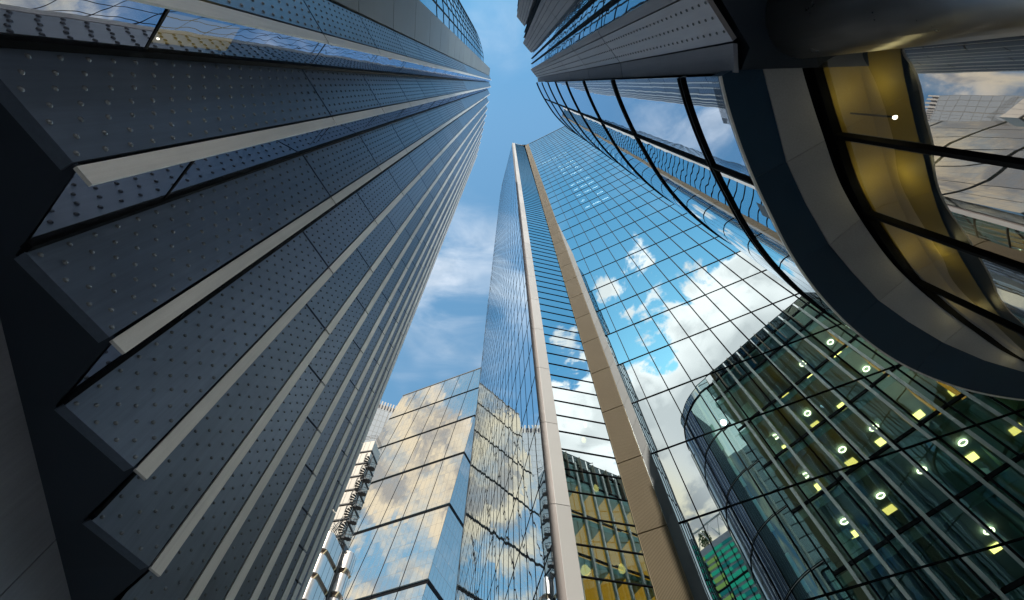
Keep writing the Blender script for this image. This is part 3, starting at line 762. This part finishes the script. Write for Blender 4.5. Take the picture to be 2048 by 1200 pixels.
        if i + 1 < len(saw):
            E_ = Vector(saw[i + 1][0]); gd = (E_ - C_).normalized(); gn = Vector((gd.y, -gd.x))
            for k in range(len(Z) - 1):
                for s in range(3):
                    p0, p1 = C_.lerp(E_, s / 3) - gn * 0.05, C_.lerp(E_, (s + 1) / 3) - gn * 0.05; q = quad(p0, p1, Z[k] + .05, Z[k + 1] - .05); win.append((MB().face(q), q))
            for s in (1, 2):
                p = C_.lerp(E_, s / 3) - gn * 0.02; mb = MB(); mb.bar((*p, Z[0]), (*p, Z[-1]), 0.035, 0.05, (gd.x, gd.y, 0)); fr.append((mb, quad(C_, E_, Z[0], Z[-1])))
    many(root, 'cladding_panel', pan, 'saw_panel', 60); many(root, 'edge_strip', strp, 'saw_panel', 60); many(root, 'window', win, 'drum_mirror', 90); many(root, 'window_mullion', fr, 'black_frame', 20)
    core = [(2.2, -0.06)]
    for a, b, c_ in saw:
        core += [(a[0] + .16, a[1] + .05), (c_[0] + .17, c_[1] + .07)]
    core += [(0.25, -7.5), (4.5, -12), (40, -12), (40, -3.2), (4.0, -3.2), (4.0, -0.06)]
    MB().prism(core, 4.9, ROOF - 0.2).build('backing_wall', 'soffit_navy', root)
    # dark opaque fill inside the drum
    ins = [p for p in offset(CUR, -0.25) if p[0] < 4.95][6:]
    MB().prism(ins + [(4.95, -0.06), (2.6, -0.06)], SOF + 0.25, ROOF - 0.2).build('drum_core', 'core_black', root)
    # street front facing the glass tower: glazed floors between upright fins
    Y0 = 3.93; X0, X1 = 7.6, 40.0; xs = [7.6, 8.45] + [9.93 + 1.48 * k for k in range(21)]
    floors = [SOF, 9.2, 13.0, 16.9, 20.95, 24.75, 28.65, 32.6]
    win = []
    for i in range(len(xs) - 1):
        for k in range(len(floors)):
            z0 = floors[k]; z1 = floors[k + 1] if k + 1 < len(floors) else ROOF
            q = [(xs[i + 1], Y0, z0 + .03), (xs[i], Y0, z0 + .03), (xs[i], Y0, z1 - .03), (xs[i + 1], Y0, z1 - .03)]; win.append((MB().face(q), [(x, y, z) for x, y, z in q], 0 if 8 < xs[i] < 24 else 1))
    win.sort(key=lambda it: (it[2], -it[1][0][2]))
    for mb, q, _ in win[:96]: mb.build('window', 'office_glass', root)
    rest = MB()
    for mb, q, _ in win[96:]: rest.add(mb)
    tag(rest.build('window', 'office_glass', root), kind='stuff')
    for i, x in enumerate(xs[1:]):
        mb = MB().box(x - 0.09, Y0 + 0.03, SOF, x + 0.09, Y0 + 0.22, ROOF + 0.05); f = mb.build('facade_fin', 'fin_grey', root)
    for i, x in enumerate(xs[1:]):
        MB().prism([(x + .55, Y0 - .1), (x + .62, Y0 - .1), (x + .62, Y0 + .30), (x + .55, Y0 + .30)], ROOF - 1.9, ROOF + 1.0).build('roof_fin', 'bronze_fin', root)
    for z in floors[1:]:
        MB().box(X0, Y0 - 0.03, z - 0.10, X1, Y0 + 0.05, z + 0.10).build('spandrel', 'black_frame', root)
        MB().box(7.4, -3.0, z - 0.62, X1, Y0 - 0.12, z - 0.12).build('floor_slab', 'ceiling_dark', root)
    MB().box(X0 - 0.1, -3.0, ROOF - 0.35, X1, Y0 - 0.05, ROOF - 0.1).build('roof_slab', 'ceiling_dark', root)
    MB().box(X0, Y0 - 0.3, ROOF - 0.12, X1, Y0 + 0.06, ROOF + 0.06).build('roof_edge', 'black_frame', root)
    for i in range(1, len(xs) - 1): MB().box(xs[i] + .06, Y0 - .02, ROOF + .08, xs[i + 1] - .06, Y0, ROOF + 1.15).build('balustrade', 'rail_glass', root)
    MB().tube([(X0 + .4, Y0, ROOF + 1.18), (X1, Y0, ROOF + 1.18)], 0.035, 6).build('handrail', 'black_frame', root)
    MB().box(X0, Y0 - 0.06, SOF - 0.1, X1, Y0 + 0.06, SOF + 0.1).build('roof_edge', 'black_frame', root)
    MB().box(X0, -3.1, SOF, X1, -2.95, ROOF - 0.3).build('rear_wall', 'teal_wall', root)
    rail = spline([(3.2, 1.8), (3.6, 2.3), (4.5, 3.02), (5.55, 3.55), (6.8, 3.85), (8.0, 3.87)], 24)
    for a in range(0, 23, 3): strip_wall(rail[a:a + 4], ROOF + 0.1, ROOF + 1.2).build('balustrade', 'rail_glass', root)
    MB().tube([(*p, ROOF + 1.2) for p in rail], 0.03, 6).build('handrail', 'black_frame', root)
    for k, (z0, z1) in enumerate(((29.0, 31.6), (25.2, 27.6), (21.4, 23.8), (17.4, 19.4))):
        for q in range(3): MB().box(8.55, 2.6, z0 + (z1 - z0) * q / 3 + .03, 9.35, 2.66, z0 + (z1 - z0) * (q + 1) / 3 - .03).build('blind_panel', 'blind', root)
        MB().box(5.6, 2.9, z0, 5.85, 2.96, z1 + .4).build('blind_panel', 'blind', root)
    # partitions and lit ceilings
    for k, cz in enumerate((32.0, 28.0, 24.1, 20.3, 16.25)):
        for i, x in enumerate((9.1, 11.75, 14.15, 16.7, 19.2, 21.7, 24.2)):
            if k == 4 and i not in (2, 5): continue
            if k == 0 and i == 0: continue
            if (k * 7 + i * 3) % 11 != 5:
                ml = ('lamp_warm', 'lamp_warm', 'lamp_dim')[(k * 3 + i * 2) % 3]; MB().box(x - 0.32, 0.25, cz - 0.03, x + 0.32, 0.85, cz - 0.005).build('ceiling_lamp', ml, root)
            if (k * 5 + i * 4) % 9 != 4:
                cc = Vector((x + 0.25, 1.98, cz - 0.08)); mb = MB(); mb.tube([cc + Vector((math.cos(t_ * math.pi / 12) * .21, math.sin(t_ * math.pi / 12) * .21, 0)) for t_ in range(24)], 0.042, 6, closed=True); mb.smooth = True; mb.build('ring_lamp', 'lamp_ring', root)
        for x in (9.9, 12.8, 17.4):
            if k < 4: MB().box(x, -2.9, cz - 3.1, x + 0.08, 1.0, cz - 0.1).build('partition_wall', 'teal_wall', root)
        for q in range(16):
            x = 9.93 + 1.48 * q
            if k < 3:
                MB().box(x + .03, 1.8, cz - 3.25, x + .07, 3.8, cz - 0.03).build('partition_wall', 'teal_wall', root)
                MB().face([(x, 1.8, cz - 3.25), (x, 1.8, cz - 0.03), (x, 3.8, cz - 0.03), (x, 3.8, cz - 3.25)]).build('partition_glow', 'amber_glow', root)  # amber glow put into a sheet added on each partition's west side
solid('saw_panel', (0.32, 0.30, 0.315), 0.45, 0.35, 0.5, 0.12, 2.0, streak=0.25)
curved_office()

# round column holding the soffit
col = MB(); col.tube([(2.80, -0.60, GZ), (2.78, -0.585, 2.0), (2.76, -0.56, SOF + 0.1)], [0.40, 0.415, 0.425], 48); col.smooth = True
tag(col.build('round_column', 'black_metal', base=(2.80, -0.60, GZ)), 'thick round black metal column at the upper right, carrying the dark stone ring', 'column')

# ------------------------------------------------------------------ sloping glass tower at the bottom centre
def slope_tower():
    root = thing('sloping_glass_tower', (-25, 105, GZ), 'sloping glass tower reflecting golden clouds, with dark bands across its gridded front', 'tower')
    NC = Vector((0.34976838, 0.92563517, -0.14443552)); KC = 72.0
    HC = Vector((-math.cos(R(159.3)), -math.sin(R(159.3)), 0)); W = NC.cross(HC); W = W / W.z
    O = Vector((-18.0, 137.5, 214.5)) * (72 / 90.0)
    def q(a, z, out=0.0): return O + HC * a + W * (z - O.z) - NC * out
    def az_of(p): p = Vector(p) * (72 / 90.0); return (p - O - W * (p.z - O.z)).dot(HC), p.z
    TR = az_of((-17.6, 129.6, 164.9)); BR = az_of((-24.7, 119.6, 83.4)); TL = az_of((-61.1, 154.1, 216.6)); ML = az_of((-63.3, 150.8, 190.4)); BL = az_of((-65.6, 147.8, 165.3))
    zt = (O.z + TL[1]) / 2
    def ar(z): return TR[0] + (BR[0] - TR[0]) * (z - TR[1]) / (BR[1] - TR[1])
    def al(z): return TL[0] + (BL[0] - TL[0]) * (z - TL[1]) / (BL[1] - TL[1])
    bands = [zt, 153.0, 132.0, 111.2, 89.4, 66.7, 44.0, 22.0, GZ]
    sd_dir = Vector((math.cos(R(69.3)), math.sin(R(69.3)), 0))
    for k in range(len(bands) - 1):
        z1, z0 = bands[k], bands[k + 1] + 1.3; n = 6
        if k == len(bands) - 2: z0 = GZ
        for i in range(n):
            a = [al(z0) + (ar(z0) - al(z0)) * i / n + .05, al(z0) + (ar(z0) - al(z0)) * (i + 1) / n - .05, al(z1) + (ar(z1) - al(z1)) * (i + 1) / n - .05, al(z1) + (ar(z1) - al(z1)) * i / n + .05]
            zz = [z0, z0, z1, z1]; MB().face([q(x, z) for x, z in zip(a, zz)], [(x, z) for x, z in zip(a, zz)]).build('glass_bay', 'slope_glass', root)
        c = [q(ar(z0), z0), q(ar(z1), z1)]; dd = sd_dir * 60
        MB().face([c[0], c[0] + dd, c[1] + dd, c[1]], [(0, z0), (60, z0), (60, z1), (0, z1)]).build('side_glass', 'slope_glass', root)
        zb = bands[k + 1] if k < len(bands) - 2 else None
        if zb:
            mb = MB(); mb.face([q(al(zb), zb, -0.3), q(ar(zb), zb, -0.3), q(ar(zb + 1.3), zb + 1.3, -0.3), q(al(zb + 1.3), zb + 1.3, -0.3)])
            e0, e1 = q(ar(zb), zb, -0.3), q(ar(zb + 1.3), zb + 1.3, -0.3); mb.face([e0, e0 + dd, e1 + dd, e1])
            mb.build('recessed_band', 'black_frame', root)
    for i in range(1, 6):
        mb = MB(); mb.bar(q(al(GZ) + (ar(GZ) - al(GZ)) * i / 6, GZ, .02), q(al(zt) + (ar(zt) - al(zt)) * i / 6, zt, .02), 0.16, 0.08, HC); mb.build('main_mullion', 'black_frame', root)
    mb = MB(); mb.bar(q(al(zt), zt, .05), q(ar(zt), zt, .05), 0.5, 0.3, W); mb.build('roof_edge', 'grey_trim', root)
    r0, l0 = q(ar(zt), zt - .2), q(al(zt), zt - .2); mb = MB(); mb.face([l0, r0, r0 + sd_dir * 60, l0 + sd_dir * 60]); mb.build('roof', 'grey_trim', root)
    mb = MB(); b0, t0 = q(al(GZ), GZ), q(al(zt), zt); mb.face([b0, b0 + sd_dir * 60, t0 + sd_dir * 60, t0]); mb.build('west_wall', 'grey_trim', root)
slope_tower()

# pale tower far behind
def pale_tower():
    def at(a, te, r): return Vector((r * math.cos(R(a)), r * math.sin(R(a)), te * r))
    r = 160.0; A, B = at(117.5, 0, r), at(110.8, 0, r); top = 1.205 * r
    root = thing('pale_tower', ((A + B) / 2) + Vector((0, 0, GZ)), 'pale tower with a ribbed crown between the dark sawtooth tower and the sloping glass tower', 'tower')
    d = (B - A).normalized(); nb = Vector((-d.y, d.x, 0)) * (1 if Vector((-d.y, d.x, 0)).dot(A) > 0 else -1); wd = (B - A).length
    n = 3
    for i in range(n):
        p, q = A + d * (wd * i / n), A + d * (wd * (i + 1) / n - 0.2)
        MB().face([(*p[:2], GZ), (*q[:2], GZ), (*q[:2], top), (*p[:2], top)], [(0, GZ), (wd / n, GZ), (wd / n, top), (0, top)]).build('glass_bay', 'pale_glass', root)
    MB().prism([(A + nb * .1)[:2], (B + nb * .1)[:2], (B + nb * 30)[:2], (A + nb * 30)[:2]], GZ, top - .5).build('rear_wall', 'pale_cladding', root)
    k = 0; s = 0
    while s < wd - 1:
        p = A + d * s; MB().prism([p[:2], (p + d * 0.7)[:2], (p + d * 0.7 + nb * 1.5)[:2], (p + nb * 1.5)[:2]], top, top + 6).build('crown_rib', 'pale_cladding', root); s += 1.45
    MB().prism([(A + nb * 1.6)[:2], (B + nb * 1.6)[:2], (B + nb * 6)[:2], (A + nb * 6)[:2]], top - .4, top + 5.5).build('crown_wall', 'dark_wall', root)
pale_tower()

# ------------------------------------------------------------------ steel stair tower with rounded pods and a spiral stair
def steel_tower():
    base = Vector((-29.8, 64.4, GZ))
    root = thing('steel_stair_tower', base, 'steel stair tower with stacked rounded metal pods and an open spiral stair on top', 'stair tower')
    ex = Vector((math.cos(R(81)), math.sin(R(81)), 0)); ey = Vector((-ex.y, ex.x, 0))
    def loc(x, y): p = base + ex * x + ey * y; return (p.x, p.y)
    def rounded(x0, y0, x1, y1, r, n=7):
        out = []
        for cx, cy, a0 in ((x1 - r, y0 + r, -90), (x1 - r, y1 - r, 0), (x0 + r, y1 - r, 90), (x0 + r, y0 + r, 180)):
            for k in range(n + 1): a = R(a0 + 90 * k / n); out.append(loc(cx + r * math.cos(a), cy + r * math.sin(a)))
        return out
    for k in range(14):
        zt = 54.3 - 3.95 * k
        if zt < 3: break
        for x0, y0, x1, y1, dz, r in ((0, 0, 5.5, 3.4, 0.0, 0.95), (6.0, -1.05, 8.6, 1.6, 0.9, 1.05)):
            MB().prism(rounded(x0, y0, x1, y1, r), zt - 3.0 + dz, zt + dz).build('steel_pod', 'steel', root)
            MB().prism(rounded(x0 + .35, y0 + .35, x1 - .35, y1 - .35, r - .2), zt - 3.95 + dz, zt - 3.0 + dz).build('pod_recess', 'bronze_fin', root)
            mb = MB()
            for f in (0.30, 0.55, 0.80): xx = x0 + (x1 - x0) * f; mb.bar((*loc(xx, y0 - .005), zt - 3.0 + dz), (*loc(xx, y0 - .005), zt + dz), 0.045, 0.03, ex)
            mb.build('pod_seam', 'dark_steel', root)
            for f in (0.12, 0.86):
                xx = x0 + (x1 - x0) * f; MB().bar((*loc(xx, y0 + .12), zt - 3.03 + dz), (*loc(xx, y0 + .5), zt - 3.75 + dz), 0.22, 0.2, ex).build('pod_bracket', 'louvre_tan', root)
    for k in range(8):
        z0 = 56.5 + 3.6 * k; MB().prism([loc(8, 3.4), loc(12, 3.4), loc(12, 11), loc(8, 11)], z0 + .3, z0 + 3.35).build('cladding_block', 'pale_cladding', root)
        MB().prism([loc(7.85, 3.25), loc(12, 3.25), loc(12, 11), loc(7.85, 11)], z0 - .02, z0 + .27).build('floor_edge', 'dark_steel', root)
        mb = MB()
        for q in range(6): yy = 4.4 + q * 1.1; mb.bar((*loc(7.985, yy), z0 + .3), (*loc(7.985, yy), z0 + 3.3), 0.05, 0.04, ey)
        mb.build('block_seam', 'grey_trim', root)
    MB().prism([loc(8, 3.5), loc(12, 3.5), loc(12, 11), loc(8, 11)], GZ, 56.4).build('cladding_block', 'pale_cladding', root)
    mb = MB()
    for y in (3.4, 4.9, 6.4, 8.0): mb.tube([(*loc(8, y), 85.3), (*loc(8, y), 87.0)], 0.05, 5)
    for z in (86.0, 86.5, 87.0): mb.tube([(*loc(12, 3.4), z), (*loc(8, 3.4), z), (*loc(8, 8), z)], 0.05, 5)
    mb.build('roof_railing', 'dark_steel', root)
    cx, cy, r = 5.2, 0.9, 1.35; z0, z1 = 54.5, 75.5; turns = 6.5
    st = MB().tube([(*loc(cx, cy), z0 - 1), (*loc(cx, cy), z1 + 1.5)], 0.14, 8).build('spiral_stair', 'dark_steel', root)
    tr, hr = MB(), []
    n = int(turns * 15)
    for k in range(n):
        t = 2 * math.pi * turns * k / n; z = z0 + (z1 - z0) * k / n; t2 = t + 2 * math.pi / 15 * 0.9
        pa, pb = loc(cx + r * math.cos(t), cy + r * math.sin(t)), loc(cx + r * math.cos(t2), cy + r * math.sin(t2)); ce = loc(cx, cy)
        tr.hexa([(*ce, z), (*pa, z), (*pb, z), (*ce, z + .001)], [(*ce, z + .09), (*pa, z + .09), (*pb, z + .09), (*ce, z + .091)])
        tr.tube([(*pa, z), (*pa, z + 1.1)], 0.028, 4); hr.append((*pa, z + 1.1))
    tr.build('stair_tread', 'dark_steel', st); MB().tube(hr, 0.05, 5).build('stair_handrail', 'dark_steel', st)
    MB().tube([(h[0], h[1], h[2] - .55) for h in hr], 0.03, 4).build('stair_handrail', 'dark_steel', st)
    mb = MB()
    for z in (54.9, 55.4, 55.9): mb.tube([(*loc(0.3, 3), z), (*loc(0.3, 0.3), z), (*loc(5.2, 0.3), z)], 0.04, 5)
    for x in (0.3, 1.5, 2.8, 4.0, 5.2): mb.tube([(*loc(x, .3), 54.3), (*loc(x, .3), 55.9)], 0.04, 5)
    mb.build('pod_railing', 'dark_steel', root)
    lad = MB()
    for q in (-.35, .35): lad.tube([(*loc(1.6 + q, 1.4), 54.4), (*loc(4.2 + q, 1.6), 60.5)], 0.07, 5)
    for k in range(16): f = k / 15; lad.tube([(*loc(1.25 + 2.6 * f, 1.4 + .2 * f), 54.4 + 6.1 * f), (*loc(1.95 + 2.6 * f, 1.4 + .2 * f), 54.4 + 6.1 * f)], 0.05, 4)
    lad.build('steel_ladder', 'dark_steel', root)
    MB().prism([loc(5.4, .2), loc(8, .2), loc(8, 3.2), loc(5.4, 3.2)], GZ, 56).build('stair_shaft', 'dark_steel', root)
steel_tower()

# ------------------------------------------------------------------ green-striped block down the street behind the camera, seen in the tower's glass
def green_block():
    Yg = -42.0; root = thing('green_strip_building', (-16, Yg - 8, GZ), 'building with green glass strips, glow added, reflected low in the blue glass tower', 'building')
    x0, x1, top = -34.0, -3.0, 61.0
    MB().box(x0, Yg - 16, GZ, x1, Yg - 0.3, top).build('wall', 'dark_wall', root)
    k = 0; z = top - 2.0
    while z > 30:
        x = x0; i = 0
        while x < x1 - 1:
            mt = 'lime_glow' if (x < -19.5 and (i + k) % 3) else ('green_glow' if (i * 5 + k * 3) % 4 else 'teal_glow')
            MB().box(x + .06, Yg - .28, z, x + 2.14, Yg, z + 0.48).build('bright_strip', mt, root) if k < 15 and -25 < x < -5 else None  # coloured glass strips, with a glow added to brighten them
            x += 2.2; i += 1
        if k % 6 == 5: MB().box(x0, Yg - .25, z - .55, x1, Yg + .1, z - .35).build('floor_edge', 'black_frame', root)
        z -= 1.12; k += 1
    for x in range(-33, -3, 2): MB().box(x - .06, Yg - .25, 10, x + .06, Yg + .06, top - 2.6).build('mullion', 'black_frame', root)
    mb = MB(); n = 12
    for k in range(n): a, b = x0 + (x1 - x0) * k / n, x0 + (x1 - x0) * (k + 1) / n; mb.tube([(a, Yg, top), ((a + b) / 2, Yg, top + 3.4), (b, Yg, top)], 0.12, 5)
    mb.tube([(x0, Yg, top + 3.4), (x1, Yg, top + 3.4)], 0.18, 6); mb.build('roof_truss', 'fin_grey', root)
    for i, (tx, s) in enumerate(((-20.0, 1.0), (-12.6, 1.15))):
        lab = ('bushy roof tree at the left end of the truss on the green-striped block', 'taller roof tree beside the curved glass drum on the green-striped block')[i]
        tr = thing('roof_tree', (tx, Yg - 2, top), lab, 'tree', 'trees on the green lit roof')
        MB().tube([(tx, Yg - 2, top), (tx + .1, Yg - 2, top + 2 * s)], [0.18, 0.1], 7).build('trunk', 'bark', tr)
        cr = MB()
        for k in range(420):
            v = Vector((random.gauss(0, 1), random.gauss(0, 1), random.gauss(0, 1))).normalized() * (random.random() ** .4) * 1.5 * s; c = Vector((tx, Yg - 2, top + 2.6 * s)) + Vector((v.x, v.y, v.z * 1.1))
            e1 = Vector((random.gauss(0, 1), random.gauss(0, 1), random.gauss(0, 1))).normalized(); e2 = e1.orthogonal().normalized(); l = 0.22
            cr.face([c - e1 * l, c + e2 * l * .6, c + e1 * l, c - e2 * l * .6])
        cr.build('crown', 'leaf', tr)
green_block()
